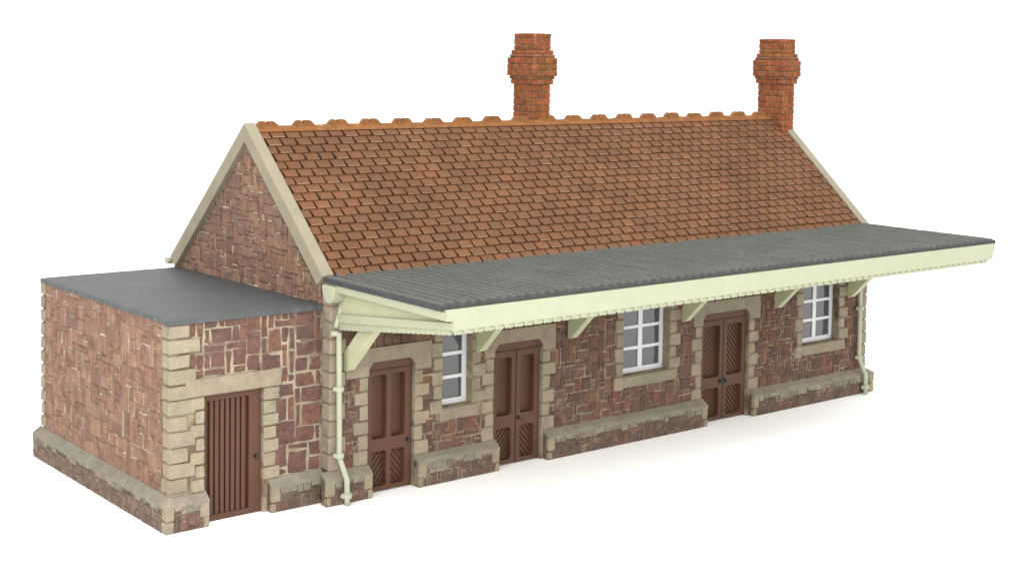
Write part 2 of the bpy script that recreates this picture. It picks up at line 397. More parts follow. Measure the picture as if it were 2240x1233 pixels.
def plinth_corner(x, y, sgn, p, parent_name='plinth'):
    """the dressed corner block of a plinth with its hipped top"""
    mb = MB()
    for (za, zb, dx, dy) in ((.0, .20, .02, .012), (.205, PH - .012, .012, .02)):
        c = tan_col((.35, .295, .20), .08); X = sorted((x - sgn * .001, x + sgn * (p + dx)))
        mb.box(X[0], X[1], y - p - dy, y, za + .004, zb - .004, c=c, b=.02, j=.006)
    c = tan_col((.345, .295, .205), .05); e = p + .012; f = p - .035
    q = mb.verts([(x, y, PH - .03), (x + sgn * e, y, PH - .03), (x + sgn * e, y - e, PH - .03), (x, y - e, PH - .03),
                  (x + sgn * e, y, PH + .012), (x + sgn * e, y - e, PH + .012), (x, y - e, PH + .012),
                  (x + sgn * f, y, PH + .05), (x + sgn * f, y - f, PH + .05), (x, y - f, PH + .05), (x, y, PW + .012)])
    for f_ in ((0, 1, 2, 3), (1, 4, 5, 2), (2, 5, 6, 3), (4, 7, 8, 5), (5, 8, 9, 6), (7, 10, 8), (8, 10, 9), (0, 3, 6, 9, 10), (0, 10, 7, 4, 1)): mb.face([q[i] for i in f_], c)
    return mb.build('plinth', 'dressed', root)
plinth_corner(-SX, SY, -1, .149); plinth_corner(LEN, 0, 1, PP)

# ------------------------------------------------------------------ store (flat-roofed block on the left)
SD = (-2.31, -1.19)
mb = MB()
panels(mb, SY, SY + .26, -SX, -.001, 0, SZ - .002, [(SD[0], SD[1], -.1, 2.16)], m=1)
def block_store(u, v):
    if SD[0] - .30 < u < SD[1] + .18 and v < 2.17: return True
    if -2.67 < u < -.85 and 2.17 < v < 2.46: return True
    return u < -SX + .34
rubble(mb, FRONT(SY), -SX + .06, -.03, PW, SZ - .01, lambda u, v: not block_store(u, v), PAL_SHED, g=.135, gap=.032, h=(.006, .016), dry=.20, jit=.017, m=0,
       sizes=[(2, 2, 5), (3, 2, 4), (2, 3, 4), (1, 2, 4), (3, 3, 4), (1, 3, 3), (2, 1, 3), (3, 1, 2)])
sf = mb.build('store_front_wall', ['stone', 'mortar_light'], root)
mb = MB()
mb.box(-SX, -SX + .26, SY + .261, SB, 0, SZ - .002, m=1)
rubble(mb, LEFT(-SX), -SB + .14, -SY - .14, PW, SZ - .01, lambda u, v: True, PAL_END, g=.118, gap=.012, h=(.010, .020), dry=.28, jit=.009, m=0, bead=.30, bead_col=(.50, .42, .30),
       sizes=SIZES + [(1, 4, 2), (1, 3, 3), (4, 1, 2)], edge=(.44, .33, .23))
se = mb.build('store_end_wall', ['stone', 'mortar_end'], root)
mb = MB()
mb.box(-SX + .261, -.001, SB - .26, SB, 0, SZ - .002, m=1)
rubble(mb, BACK(SB), .02, SX - .14, PW, SZ - .01, lambda u, v: True, PAL_END, g=.12, gap=.014, h=(.010, .022), m=0)
mb.build('store_rear_wall', ['stone', 'mortar'], root)
# store corner stones: near corner and far corner
mb = MB(); z = PW + .03; n = 11; hs = [rnd.uniform(.93, 1.07) for _ in range(n)]; t = sum(hs)
for i in range(n):
    dz = (SZ - .03 - z) if i == n - 1 else (SZ - .02 - PW - .03) * hs[i] / t
    lo = i % 2 == 0; w = (.30, .44)[i % 2] if z < 2.5 else (.34, .52)[i % 2]; d = (.25, .15)[i % 2]
    c = tan_col((.352, .294, .205), .08)
    mb.box(-SX - .034 + rnd.uniform(-.008, .008), -SX + w, SY - .045 + rnd.uniform(-.008, .008), SY + .19 + d * .25, z + .012, z + dz - .012, c=c, b=.020, j=.010); z += dz
mb.build('corner_stones', 'dressed', sf)
mb = MB(); z = PW + .02
for i in range(n):
    dz = (SZ - .02 - PW - .02) * hs[n - 1 - i] / t; c = tan_col((.352, .294, .205), .08)
    mb.box(-SX - .05 + rnd.uniform(-.008, .008), -SX + .3, SB - (.17, .11)[i % 2], SB + .03 + rnd.uniform(-.006, .006), z + .016, z + dz - .016, c=c, b=.026, j=.008); z += dz
mb.build('corner_stones', 'dressed', se)

# store roof: a painted slab with a slightly ragged edge
mb = MB()
nx, ny = 24, 40
def edge_n(t, k): return .010 * math.sin(t * 9.1 + k) + .008 * math.sin(t * 23.7 + 2 * k)
P = {}
for i in range(nx + 1):
    for k in range(ny + 1):
        fx, fy = i / nx, k / ny
        x = -SX - .030 + (SX + .028) * fx; y = SY - .040 + (SB - SY + .09) * fy
        if i == 0: x += edge_n(y, 1) + rnd.uniform(-.012, .006)
        if k == 0: y += edge_n(x, 2)
        zt = 3.505 + (3.478 - 3.505) * fy - .014 * fx + rnd.uniform(-.002, .002)
        if i == 0 or k == 0: zt -= .012
        P[i, k] = (x, y, zt)
T = {k: mb.verts([v])[0] for k, v in P.items()}; B = {k: mb.verts([(v[0], v[1], v[2] - .082)])[0] for k, v in P.items()}
for i in range(nx):
    for k in range(ny):
        mb.face([T[i, k], T[i + 1, k], T[i + 1, k + 1], T[i, k + 1]]); mb.face([B[i, k], B[i, k + 1], B[i + 1, k + 1], B[i + 1, k]])
for i in range(nx):
    mb.face([T[i, 0], B[i, 0], B[i + 1, 0], T[i + 1, 0]]); mb.face([T[i, ny], T[i + 1, ny], B[i + 1, ny], B[i, ny]])
for k in range(ny):
    mb.face([T[0, k], T[0, k + 1], B[0, k + 1], B[0, k]]); mb.face([T[nx, k], B[nx, k], B[nx, k + 1], T[nx, k + 1]])
mb.build('store_roof', 'lead', root)

# ------------------------------------------------------------------ doors
def clip(poly, x0, x1, z0, z1):
    for ax, lim, s_ in ((0, x0, 1), (0, x1, -1), (1, z0, 1), (1, z1, -1)):
        out = []
        for i in range(len(poly)):
            a, b = poly[i], poly[(i + 1) % len(poly)]; da = (a[ax] - lim) * s_; db = (b[ax] - lim) * s_
            if da >= 0: out.append(a)
            if (da >= 0) != (db >= 0):
                t = da / (da - db); out.append((a[0] + (b[0] - a[0]) * t, a[1] + (b[1] - a[1]) * t))
        poly = out
        if len(poly) < 3: return []
    return poly
def leaf(parent, x0, x1, z0, z1, fields, y=.055, depth=.145, name='door_leaf'):
    """a door leaf: fields = list of (x0, x1, z0, z1, slope) sunk panels; slope +1 '/', -1 '\\', 0 plain"""
    mb = MB()
    panels(mb, y, y + depth, x0, x1, z0, z1, [f[:4] for f in fields])
    mb.box(x0 + .004, x1 - .004, y + depth + .001, y + depth + .05, z0 + .004, z1 - .004)
    for (a, b, c, d, s_) in fields:
        # soft rounded arris: small fillet blocks in the four corners of the panel
        for (px, pz, sx_, sz_) in ((a, c, 1, 1), (b, c, -1, 1), (a, d, 1, -1), (b, d, -1, -1)):
            mb.prism([(px, pz), (px + sx_ * .035, pz), (px, pz + sz_ * .035)], 1, y + .001, y + depth)
        if s_ == 0: continue
        step = .082; wd = .058; k = -6
        while k < 60:
            o = c - (b - a) * 1.3 + k * step
            if s_ > 0: q = [(a - .1, o - .1 * 1.2), (b + .1, o + (b - a + .1) * 1.2), (b + .1, o + (b - a + .1) * 1.2 + wd * 1.5), (a - .1, o - .1 * 1.2 + wd * 1.5)]
            else: q = [(a - .1, o + (b - a + .1) * 1.2), (b + .1, o - .1 * 1.2), (b + .1, o - .1 * 1.2 + wd * 1.5), (a - .1, o + (b - a + .1) * 1.2 + wd * 1.5)]
            q = clip(q, a, b, c, d); k += 1.55
            if q: mb.prism(q, 1, y + depth - .028, y + depth + .0015)
    return mb.build(name, 'brown', parent)
def handle(parent, x, z, y=.055, plate=True, r=.05):
    mb = MB()
    if plate:
        for dx, dz in ((0, 1), (0, -1), (1, 0), (-1, 0)):
            cx, cz = x + dx * r * .55, z + dz * r * .75
            mb.prism([(cx + math.cos(t * math.pi / 5) * r * .62, cz + math.sin(t * math.pi / 5) * r * .7) for t in range(10)], 1, y - .012 - abs(dx) * .001, y + .002)
    mb.tube([(x, y + .01, z), (x, y - .03, z), (x, y - .042, z), (x, y - .065, z), (x, y - .072, z)], [.016, .016, .032, .032, .018], 10)
    return mb.build('door_handle', 'iron', parent, smooth=False)
def lintel(parent, x0, x1, z0, z1, hole, y=0.0, proud=.042, base=(.305, .254, .178)):
    mb = MB(); a, b, ht, ch = hole; c = tan_col(base, .03)
    # shouldered head: two shoulders and a lintel over, one outline
    a += .007; b -= .007
    pol = [(x0, z0), (a, z0), (a, ht - ch), (a + ch * .8, ht), (b - ch * .8, ht), (b, ht - ch), (b, z0), (x1, z0), (x1, z1), (x0, z1)]
    # split into convex pieces so that the caps are clean
    for q in ([(x0, z0), (a, z0), (a, ht - ch), (a + ch * .8, ht), (a + ch * .8, z1), (x0, z1)],
              [(a + ch * .8, ht), (b - ch * .8, ht), (b - ch * .8, z1), (a + ch * .8, z1)],
              [(b - ch * .8, ht), (b, ht - ch), (b, z0), (x1, z0), (x1, z1), (b - ch * .8, z1)]):
        mb.prism(q, 1, y - proud, y + .20, c=c)
    o = mb.build('lintel', 'dressed', parent)
    bv = o.modifiers.new('soft_edges', 'WELD'); bv.merge_threshold = .0004 * S
    return o
def jamb(parent, x, sgn, z0, z1, n, y=0.0, w=(.20, .32), h=.034, depth=.2, base=TAN, flip=0, name='jamb_stones'):
    mb = MB(); z = z0; hs = [rnd.uniform(.92, 1.08) for _ in range(n)]; t = sum(hs)
    for i in range(n):
        dz = (z1 - z0) * hs[i] / t; wd = w[(i + flip) % 2] * rnd.uniform(.94, 1.06); c = tan_col(base, .09)
        a, b = (x - wd, x + rnd.uniform(-.004, .006)) if sgn < 0 else (x - rnd.uniform(-.004, .006), x + wd)
        mb.box(a, b, y - h + rnd.uniform(-.006, .006), y + depth, z + .009, z + dz - .009, c=c, b=.018, j=.006); z += dz
    return mb.build(name, 'dressed', parent)

def door(kind, i):
    a, b = DOORS[i]
    mb = MB()
    # header with a moulded ledge and shouldered corners
    mb.prism([(a + .006, 2.205), (a + .006, DTOP - .115), (a + .10, DTOP - .004), (b - .10, DTOP - .004), (b - .006, DTOP - .115), (b - .006, 2.205)], 1, .035, .19)
    mb.box(a + .03, b - .03, .012, .16, 2.205, 2.235, b=.008); mb.box(a - .01, b + .01, .275, .297, 0, DTOP + .02)
    mb.box(a - .0, a + .03, .05, .19, 0, 2.204); mb.box(b - .045, b, .075, .19, 0, 2.204)
    d = mb.build('door', 'brown', root)
    if kind == 'single':
        x0, x1 = a + .031, b - .046; p = (x0 + .11, x0 + .43, x0 + .53, x1 - .13)
        p = (x0 + .10, (x0 + x1) / 2 - .055, (x0 + x1) / 2 + .045, x1 - .125)
        leaf(d, x0, x1, .02, 2.204, [(p[0], p[1], .97, 2.13, 0), (p[2], p[3], .97, 2.13, 0), (p[0], p[1], .10, .74, 1), (p[2], p[3], .10, .74, -1)])
        handle(d, x1 - .06, .87, plate=True, r=.035)
    else:
        mid = (a + b) / 2; s0 = 1 if kind == 'boarded' else 0
        for k, (x0, x1) in enumerate(((a + .031, mid - .012), (mid + .012, b - .046))):
            sl = 1 if k == 0 else -1; l, r = (.105, .10) if k == 0 else (.10, .105)
            leaf(d, x0, x1, .02, 2.204, [(x0 + l, x1 - r, .97, 2.10, sl * s0), (x0 + l, x1 - r, .10, .73, sl)])
        mbk = MB(); mbk.box(mid - .012, mid + .012, .12, .18, .02, 2.204); mbk.build('meeting_groove', 'iron', d)
        if kind == 'boarded':
            handle(d, mid - .065, .86, r=.055); handle(d, mid + .07, .86, r=.055)
        else: handle(d, mid + .07, .89, r=.032)
    lx0, lx1 = LINT[i]
    lintel(d, lx0, lx1, 2.16, 2.66, (a, b, DTOP, .12))
    jamb(d, a, -1, PW, 2.155, 6, w=(.30, .20)); jamb(d, b, 1, PW, 2.155, 6, w=(.19, .32), flip=1)
    return d
d1 = door('single', 0); d2 = door('double', 1); d3 = door('boarded', 2)
d1['label'] = 'single brown door with two plain upper panels'; d2['label'] = 'brown double door with plain upper panels'
d3['label'] = 'brown double door boarded diagonally all over'

# store door: close vertical slats
mb = MB(); a, b = SD; yf = SY + .06
mb.box(a, a + .085, yf, yf + .12, .0, 2.16); mb.box(b - .235, b, yf, yf + .12, .0, 2.16)
mb.box(a + .085, b - .235, yf, yf + .12, 2.05, 2.16); mb.box(a + .085, b - .235, yf, yf + .12, .0, .10)
mb.box(a + .01, b - .01, yf + .085, yf + .12, .0, 2.15)
w = (b - .235 - a - .085); n = 8; pitch = w / n
sd = mb.build('slatted_door', 'brown', root)
sd['label'] = 'narrow brown door of open vertical slats'
for k in range(n - 1):
    mb = MB(); x = a + .085 + (k + .5) * pitch
    mb.box(x + .015, x + pitch - .014, yf + .012, yf + .084, .10, 2.05, b=.008); mb.build('slat', 'brown', sd)
handle(sd, b - .10, .98, y=yf, plate=True, r=.03)
mb = MB(); mb.box(-2.655, -.855, SY - .062, SY + .2, 2.175, 2.465, c=tan_col((.352, .294, .205), .02), b=.02, j=.006); mb.build('lintel', 'dressed', sd)
jamb(sd, SD[1], 1, PW, 2.168, 7, y=SY, w=(.30, .26), base=(.352, .294, .205), h=.04)
mb = MB(); z = PW; nn = 7
for i in range(nn):
    dz = (2.168 - PW) / nn; c = tan_col((.372, .308, .212), .07)
    mb.box(SD[0] - (.26, .16)[i % 2], SD[0] + .004, SY - .05, SY + .2, z + .010, z + dz - .010, c=c, b=.022, j=.008); z += dz
mb.build('jamb_stones', 'dressed', sd)

# ------------------------------------------------------------------ windows
def window(i, cols):
    a, b = WINS[i]; yf = .185
    mb = MB()
    st = .102; mu = .118; bar = .064
    xs = [(a, a + st)] + ([((a + b) / 2 - mu / 2, (a + b) / 2 + mu / 2)] if cols == 2 else []) + [(b - st, b)]
    for x0, x1 in xs: mb.box(x0, x1, yf, yf + .04, WBOT, WTOP)
    z = WBOT; rails = [(WBOT, WBOT + .105)]; pz = WBOT + .105
    for k in range(3):
        pz += .376; rails.append((pz, pz + (bar if k < 2 else WTOP - pz))); pz += bar
    for z0, z1 in rails: 
        for (p, q) in zip(xs, xs[1:]): mb.box(p[1], q[0], yf + .002, yf + .038, z0, min(z1, WTOP))
    f = MB(); w = mb.build('window', 'white', root)
    g = MB(); g.box(a + .005, b - .005, yf + .024, yf + .032, WBOT + .01, WTOP - .01); g.build('pane', 'glass', w)
    # thin dark bead round each pane
    s_ = MB(); s_.box(a - .03 if cols == 2 else a - .07, b + (.21 if cols == 2 else .13), -.05, .22, WBOT - .24, WBOT - .012, c=tan_col((.298, .249, .175), .03), b=.016, j=.004)
    s_.build('sill', 'dressed', w)
    jamb(w, a, -1, WBOT - (.29 if i else .1), WTOP, 6, w=(.19, .26), depth=.24, base=(.312, .259, .18), flip=1); jamb(w, b, 1, WBOT, WTOP, 6, w=(.33, .20), depth=.24, base=(.312, .259, .18))
    h = MB(); h.box(a - .25, b + .25, -.035, .24, WTOP + .003, WTOP + .27, c=tan_col((.305, .254, .178), .03), b=.015); h.build('lintel', 'dressed', w)
    return w
window(0, 1)['label'] = 'narrow white window one pane wide'
window(1, 2); window(2, 2)

# ------------------------------------------------------------------ main roof
tz = lambda y: 3.98 + (y - .08) * .8865
sl = math.hypot(1, .8865); nrm = Vector((0, -.8865, 1)).normalized(); up = Vector((0, 1, .8865)).normalized()
mb = MB()
x0, x1 = .10, LEN - .10
yb0, yb1 = .02, 2.80
# deck
mb.prism([(.02, tz(.02) - .05), (YR, tz(YR) - .05), (YR, tz(YR) - .22), (.02, tz(.02) - .22)], 0, x0, x1, m=1)
zb = lambda y: tz(YR) - (y - YR) * .925
mb.prism([(YR, zb(YR) - .05), (D, zb(D) - .05), (D, zb(D) - .22), (YR, zb(YR) - .22)], 0, x0, x1, m=1)
TILES = [(0.188, 0.082, 0.036), (0.180, 0.082, 0.037), (0.195, 0.084, 0.036), (0.173, 0.081, 0.038), (0.199, 0.084, 0.035), (0.184, 0.079, 0.036)]
def tile_rows(y_of, O, U, nr, gauge, n_rows, top_row):
    tw = .3265
    for k in range(n_rows):
        s0 = top_row - k * gauge
        off = (0 if k % 2 else .5) * tw + .06
        x = x0 - tw + off
        while x < x1:
            a, b = max(x, x0), min(x + tw, x1)
            if b - a > .03:
                gl_, gr_ = .008 + rnd.uniform(0, .006), .039 + rnd.uniform(-.008, .008)
                base = rnd.choice(TILES); c = vary(base, .05, .010)
                ec = lerp(c, (.52, .34, .20), rnd.uniform(.1, .6) if rnd.random() < .5 else .05)
                e = rnd.uniform(-.008, .008); tl = rnd.uniform(-.006, .006); h1 = .034 + rnd.uniform(-.004, .004); h0 = -.004
                A = []
                for (xx, ss, hh) in ((a + gl_, s0 + e, h1), (b - gr_, s0 + e + tl, h1), (b - gr_ * .35, s0 + gauge * 1.02, h0), (a + gl_, s0 + gauge * 1.02, h0)):
                    A.append((xx, ss, hh))
                def Q(xx, ss, hh): return O + U * ss + nr * hh + Vector((xx, 0, 0))
                bt = mb.verts([Q(q[0], q[1], -.055) for q in A]); lo = mb.verts([Q(A[0][0], A[0][1], A[0][2] - .010), Q(A[1][0], A[1][1], A[1][2] - .010)])
                tp = mb.verts([Q(A[0][0] + .004, A[0][1] + .012, A[0][2]), Q(A[1][0] - .004, A[1][1] + .012, A[1][2]), Q(*A[2]), Q(*A[3])])
                mb.face([tp[0], tp[1], tp[2], tp[3]], c); mb.face([lo[0], lo[1], tp[1], tp[0]], ec)
                d = tuple(q * .55 for q in c); d = (.105, .045, .021)
                mb.face([bt[0], bt[1], lo[1], lo[0]], lerp(c, d, .3)); mb.face([bt[1], bt[2], tp[2], tp[1], lo[1]], d); mb.face([bt[0], lo[0], tp[0], tp[3], bt[3]], d)
            x += tw
O = Vector((0, .08, 3.98)); 
s_top = (2.655 - .08) * sl
tile_rows(None, O, up, nrm, .1525 * sl, 18, s_top)
upb = Vector((0, -1, .925)).normalized(); nb = Vector((0, .925, 1)).normalized(); slb = math.hypot(1, .925)
tile_rows(None, Vector((0, D, zb(D))), upb, nb, .1525 * slb, 20, (D - 3.16) * slb)
roof = mb.build('roof', ['tile', 'groove'], root)

# ridge tiles: a capping length with a stepped crest on each
zr0 = tz(YR)
RW = .772; n = 19
for k in range(n):
    mb = MB(); a = .101 + k * RW; b = min(a + RW - .004, LEN - .22)
    if k == n - 1: b = LEN - .24
    dz = rnd.uniform(-.006, .006)
    prof = [(YR - .150, zr0 - .095), (YR - .128, zr0 - .055), (YR - .05, zr0 + .012 + dz), (YR + .05, zr0 + .012 + dz), (YR + .128, zr0 - .055), (YR + .150, zr0 - .095), (YR, zr0 - .06)]
    mb.prism(prof[:3] + prof[3:6], 0, a, b)
    # crest: trapezoid with two knobs split by a slanting joint
    cx = .36 + k * .776 + .02; w0, w1 = .265, .150
    if k == 0: cx -= .02
    if cx + w0 < LEN - .2:
        th = .055; z0 = zr0 - .02; zt = zr0 + .108 + rnd.uniform(-.012, .012); j = rnd.uniform(-.02, .02)
        for (p, q, r, s_) in ((cx - w0, cx - w1 + j, cx - .055, cx - .03), (cx - .022, cx + .0, cx + w1 + j, cx + w0)):
            pol = [(p, z0), (s_, z0), (r, zt - rnd.uniform(0, .012)), (q, zt - rnd.uniform(0, .012))]
            if p > cx - .1: pol = [(p, z0), (s_, z0), (r + .01, zt - .02), (r - .03, zt), (q + .03, zt), (q, zt - .02)]
            else: pol = [(p, z0), (s_, z0), (r, zt - .03), (r - .03, zt), (q + .02, zt), (q - .015, zt - .02)]
            mb.prism(pol, 1, YR - th, YR + th)
        mb.prism([(cx - w0 * .9, z0 - .03), (cx + w0 * .9, z0 - .03), (cx + w1, z0 + .06), (cx - w1, z0 + .06)], 1, YR - th - .03, YR + th + .03)
    mb.build('ridge_tile', 'ridge', roof)

# gable copings
def coping(xa, xb, pts, name='gable_coping'):
    mb = MB(); mb.prism(pts, 0, xa, xb)
    o = mb.build(name, 'coping', root)
    bv = o.modifiers.new('soft_edges', 'BEVEL'); bv.width = .014 * S; bv.segments = 2; bv.limit_method = 'ANGLE'
    return o
for (xa, xb) in ((-.136, .10), (LEN - .10, LEN + .136)):
    coping(xa, xb, [(YR, ZR), (YR, ZR - .36), (.275, 3.84), (.07, 4.02)])
    coping(xa, xb, [(YR + .0005, ZR), (YR + .0005, ZR - .36), (5.80, 3.475), (6.01, 3.67)])

# ------------------------------------------------------------------ chimneys
BR = [(.28, .075, .025), (.255, .076, .023), (.29, .073, .027), (.23, .080, .021), (.27, .082, .024), (.285, .082, .023)]
ZC = [8.393, 8.279, 8.129, 8.02, 7.922, 7.853, 7.707, 7.576, 7.446, 7.377, 7.262, 7.102, 6.958, 6.798, 6.654, 6.505, 6.355, 6.205, 6.06, 5.92]
OF = [0, 0, 0, .045, .070, .105, .105, .105, .070, .045, 0, 0, 0, 0, 0, 0, 0, 0, 0]
def chimney(xa, xb, yc, hw, z_low, zs):
    mb = MB(); ya, yb = yc - hw, yc + hw; h = .022
    for i, off in enumerate(OF):
        z1, z0 = ZC[i] + zs, ZC[i + 1] + zs
        if z1 < z_low: break
        if i > 0 or True: mb.box(xa - off + .018, xb + off - .018, ya - off + .018, yb + off - .018, z0 + (.001 if i % 2 else 0), z1 - (.012 if i == 0 else 0), m=1)
        for fr, u0, u1 in ((FRONT(ya - off + .02), xa - off, xb + off), (LEFT(xa - off + .02), -(yb + off), -(ya - off)), (RIGHT(xb + off - .02), ya - off, yb + off), (BACK(yb + off - .02), -(xb + off), -(xa - off))):
            u = u0; first = True
            while u < u1 - .02:
                wd = rnd.choice((.17, .22, .24, .12)) if not (first and i % 2) else .11
                first = False
                if u1 - (u + wd) < .08: wd = u1 - u
                c = vary(rnd.choice(BR), .14, .06)
                mb.stone(fr, u + .009, u + wd - .009, z0 + .013, z1 - .012, h + rnd.uniform(-.004, .004), c, lerp(c, (.5, .34, .2), .35 if rnd.random() < .3 else .05), .005, .010, 0, base=-.01, tilt=.003); u += wd
    # rim round a sunk flue on top
    zt = ZC[0] + zs
    mb.box(xa + .10, xb - .10, ya + .10, yb - .10, zt - .03, zt - .005, m=2)
    return mb.build('chimney', ['brick', 'brick_mortar', 'groove'], root)
chimney(7.021, 7.500, 3.310, .362, 6.05, 0)
chimney(14.69, 15.125, 2.846, .415, 5.90, .013)

# ------------------------------------------------------------------ canopy
CX0, CX1 = -.076, 15.08; CYF, CYB = -3.37, .085
mb = MB()
pit = .206; nw = int(round((CX1 - CX0) / pit)); ns = 10; nyy = 24
cols = nw * ns + 1; top = []
wob = [[rnd.uniform(-.0035, .0035) for _ in range(nyy + 1)] for _ in range(nw + 2)]
lift = [rnd.uniform(-.004, .004) for _ in range(nw + 2)]
for i in range(cols):
    x = CX0 + (CX1 - CX0) * i / (cols - 1); w_ = i // ns; r = []
    for k in range(nyy + 1):
        fy = k / nyy; y = CYB + (CYF - CYB) * fy
        ph = math.sin(2 * math.pi * i / ns + .4 * math.sin(y * 2.1 + w_ * 1.7) * .3)
        z = 3.990 + .042 * ph + lift[w_] + wob[w_][k]
        if k == nyy: y += rnd.uniform(-.006, .010); z -= .004
        r.append((x, y, z))
    top.append(mb.verts(r))
for i in range(cols - 1):
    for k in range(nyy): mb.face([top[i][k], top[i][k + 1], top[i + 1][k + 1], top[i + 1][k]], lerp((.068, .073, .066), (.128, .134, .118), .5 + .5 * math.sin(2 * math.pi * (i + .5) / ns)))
fe = mb.verts([(v[0], CYF + .004, 3.925) for v in (mb.v[r[-1]] for r in top)])
ft = mb.verts([(mb.v[r[-1]][0], mb.v[r[-1]][1], mb.v[r[-1]][2] - .001) for r in top])
for i in range(cols - 1): mb.face([ft[i], fe[i], fe[i + 1], ft[i + 1]], m=1)
bk = mb.verts([(mb.v[r[0]][0], CYB, 3.90) for r in top])
for i in range(cols - 1): mb.face([top[i][0], top[i + 1][0], bk[i + 1], bk[i]], m=1)
# closed dark edge strips at both ends and the soffit boards
mb.box(CX0 - .012, CX0 + .05, CYF + .006, CYB - .0, 3.892, 3.992, m=1, b=.012, j=.004)
mb.box(CX1 - .05, CX1 + .012, CYF + .006, CYB - .0, 3.892, 3.992, m=1, b=.012, j=.004)
mb.box(CX0 + .051, CX1 - .051, CYF + .03, CYB - .002, 3.895, 3.925, m=2)
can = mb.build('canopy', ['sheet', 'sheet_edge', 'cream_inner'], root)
# fascia
mb = MB(); mb.prism([(-.035, 3.922), (-.035, 3.745), (.10, 3.735), (.10, 3.585), (14.925, 3.585), (14.925, 3.735), (14.985, 3.745), (14.985, 3.922)], 1, -3.415, -3.352)
mb.build('fascia_board', 'cream', can)
# toothed valance under the fascia
def valance(pts_from, name, parent):
    pass
mb = MB(); n = int((14.90 - .14) / pit); x = .16
for k in range(n):
    a = x + k * pit; cx = a + pit / 2
    # rounded drop behind
    arc = [(a + .004, 3.584)] + [(cx + math.cos(math.pi + t * math.pi / 8) * (pit / 2 - .004), 3.545 + math.sin(math.pi + t * math.pi / 8) * .045) for t in range(9)] + [(a + pit - .004, 3.584)]
    mb.prism(arc, 1, -3.368, -3.345)
    # pointed tooth in front, between the drops, faceted
    q = mb.verts([(a - .062, -3.402, 3.584), (a + .062, -3.402, 3.584), (a, -3.396, 3.505), (a - .062, -3.369, 3.584), (a + .062, -3.369, 3.584), (a, -3.369, 3.500)])
    mb.face([q[0], q[2], q[1]]); mb.face([q[3], q[4], q[5]]); mb.face([q[0], q[3], q[5], q[2]]); mb.face([q[1], q[2], q[5], q[4]]); mb.face([q[0], q[1], q[4], q[3]])
mb.build('valance', 'cream', can)
# canopy ends
def canopy_end(sgn, xo):
    X = lambda d: xo + sgn * d           # d grows inwards
    def pr(mb, poly, d0, d1): mb.prism(poly, 0, min(X(d0), X(d1)), max(X(d0), X(d1)))
    mb = MB(); pr(mb, [(.16, 3.875), (-.30, 3.765), (-3.348, 3.748), (-3.348, 3.891), (.16, 3.891)], 0, .07)
    o = mb.build('barge_board', 'cream', can)
    # sloping board, round-nosed at the wall
    mb = MB(); nose = [(.02 + .085 * math.cos(t), 3.262 + .078 * math.sin(t)) for t in [math.pi / 2 - q * math.pi / 8 for q in range(9)]]
    pr(mb, [(-3.39, 3.712 + .0)] + [(-3.39, 3.583)] + [(.0, 3.185)] + nose[::-1][1:], .135, .215)
    o2 = mb.build('end_rail', 'cream', can)
    for q in (o, o2):
        bv = q.modifiers.new('soft_edges', 'BEVEL'); bv.width = .012 * S; bv.segments = 2; bv.limit_method = 'ANGLE'
    # vertical boarding between the two
    mb = MB(); y = -3.34; n = 34; dy = (3.34 - .10) / n
    for k in range(n):
        a, b = y + k * dy, y + (k + 1) * dy; f = lambda yy: 3.29 + (-yy) * .1085
        if 3.88 - f(b) < .02: continue
        j = rnd.uniform(0, .006)
        pr(mb, [(a + .0012, f(a)), (b - .0012, f(b)), (b - .0012, 3.885), (a + .0012, 3.885)], .205 + j * .3, .24)
    pr(mb, [(-3.33, 3.66), (-.12, 3.30), (-.12, 3.884), (-3.33, 3.884)], .2405, .262)
    mb.build('end_boarding', 'cream_inner', can)
    # scalloped drops below the rail
    mb = MB(); n = 24; dy = 3.30 / n
    for k in range(n):
        a = -.02 - k * dy; b = a - dy; zb_ = lambda yy: 3.20 + (-yy) * .1135; cy = (a + b) / 2; dp = .15 - .07 * k / n
        arc = [(a - .004, zb_(a) + .02)] + [(cy + math.cos(t * math.pi / 6) * (dy / 2 - .004), zb_(cy) - dp + .04 - math.sin(t * math.pi / 6) * .04) for t in range(7)] + [(b + .004, zb_(b) + .02)]
        pr(mb, arc, .165 + rnd.uniform(0, .004), .205)
    mb.build('end_valance', 'cream', can)
canopy_end(1, -.045); canopy_end(-1, 15.045)

# brackets
for x in (.26, 3.20, 5.51, 8.72, 11.68, 14.285):
    mb = MB(); w = .165
    mb.prism([(.0, 2.64), (.0, 2.33), (-.05, 2.315), (-.13, 2.345), (-1.69, 3.893), (-1.26, 3.893)], 0, x, x + w)
    o = mb.build('bracket', 'cream_inner', root)
    bv = o.modifiers.new('soft_edges', 'BEVEL'); bv.width = .012 * S; bv.segments = 2; bv.limit_method = 'ANGLE'

# gutters: half-round troughs along both eaves
def gutter(yc, zc, ry, rz, xa, xb):
    mb = MB(); n = 14
    out = [(yc + math.cos(math.pi + t * math.pi / n) * ry, zc + math.sin(math.pi + t * math.pi / n) * rz) for t in range(n + 1)]
    mb.prism(out + [(yc + ry, zc + .03), (yc - ry, zc + .03)], 0, xa, xb)
    o = mb.build('gutter', 'cream', root)
    bv = o.modifiers.new('soft_edges', 'BEVEL'); bv.width = .03 * S; bv.segments = 3; bv.limit_method = 'ANGLE'; bv.angle_limit = 1.0
    return o
gutter(-.06, 3.84, .195, .29, -.115, LEN + .10)
gutter(D - .01, 3.60, .10, .10, -.19, LEN + .15)

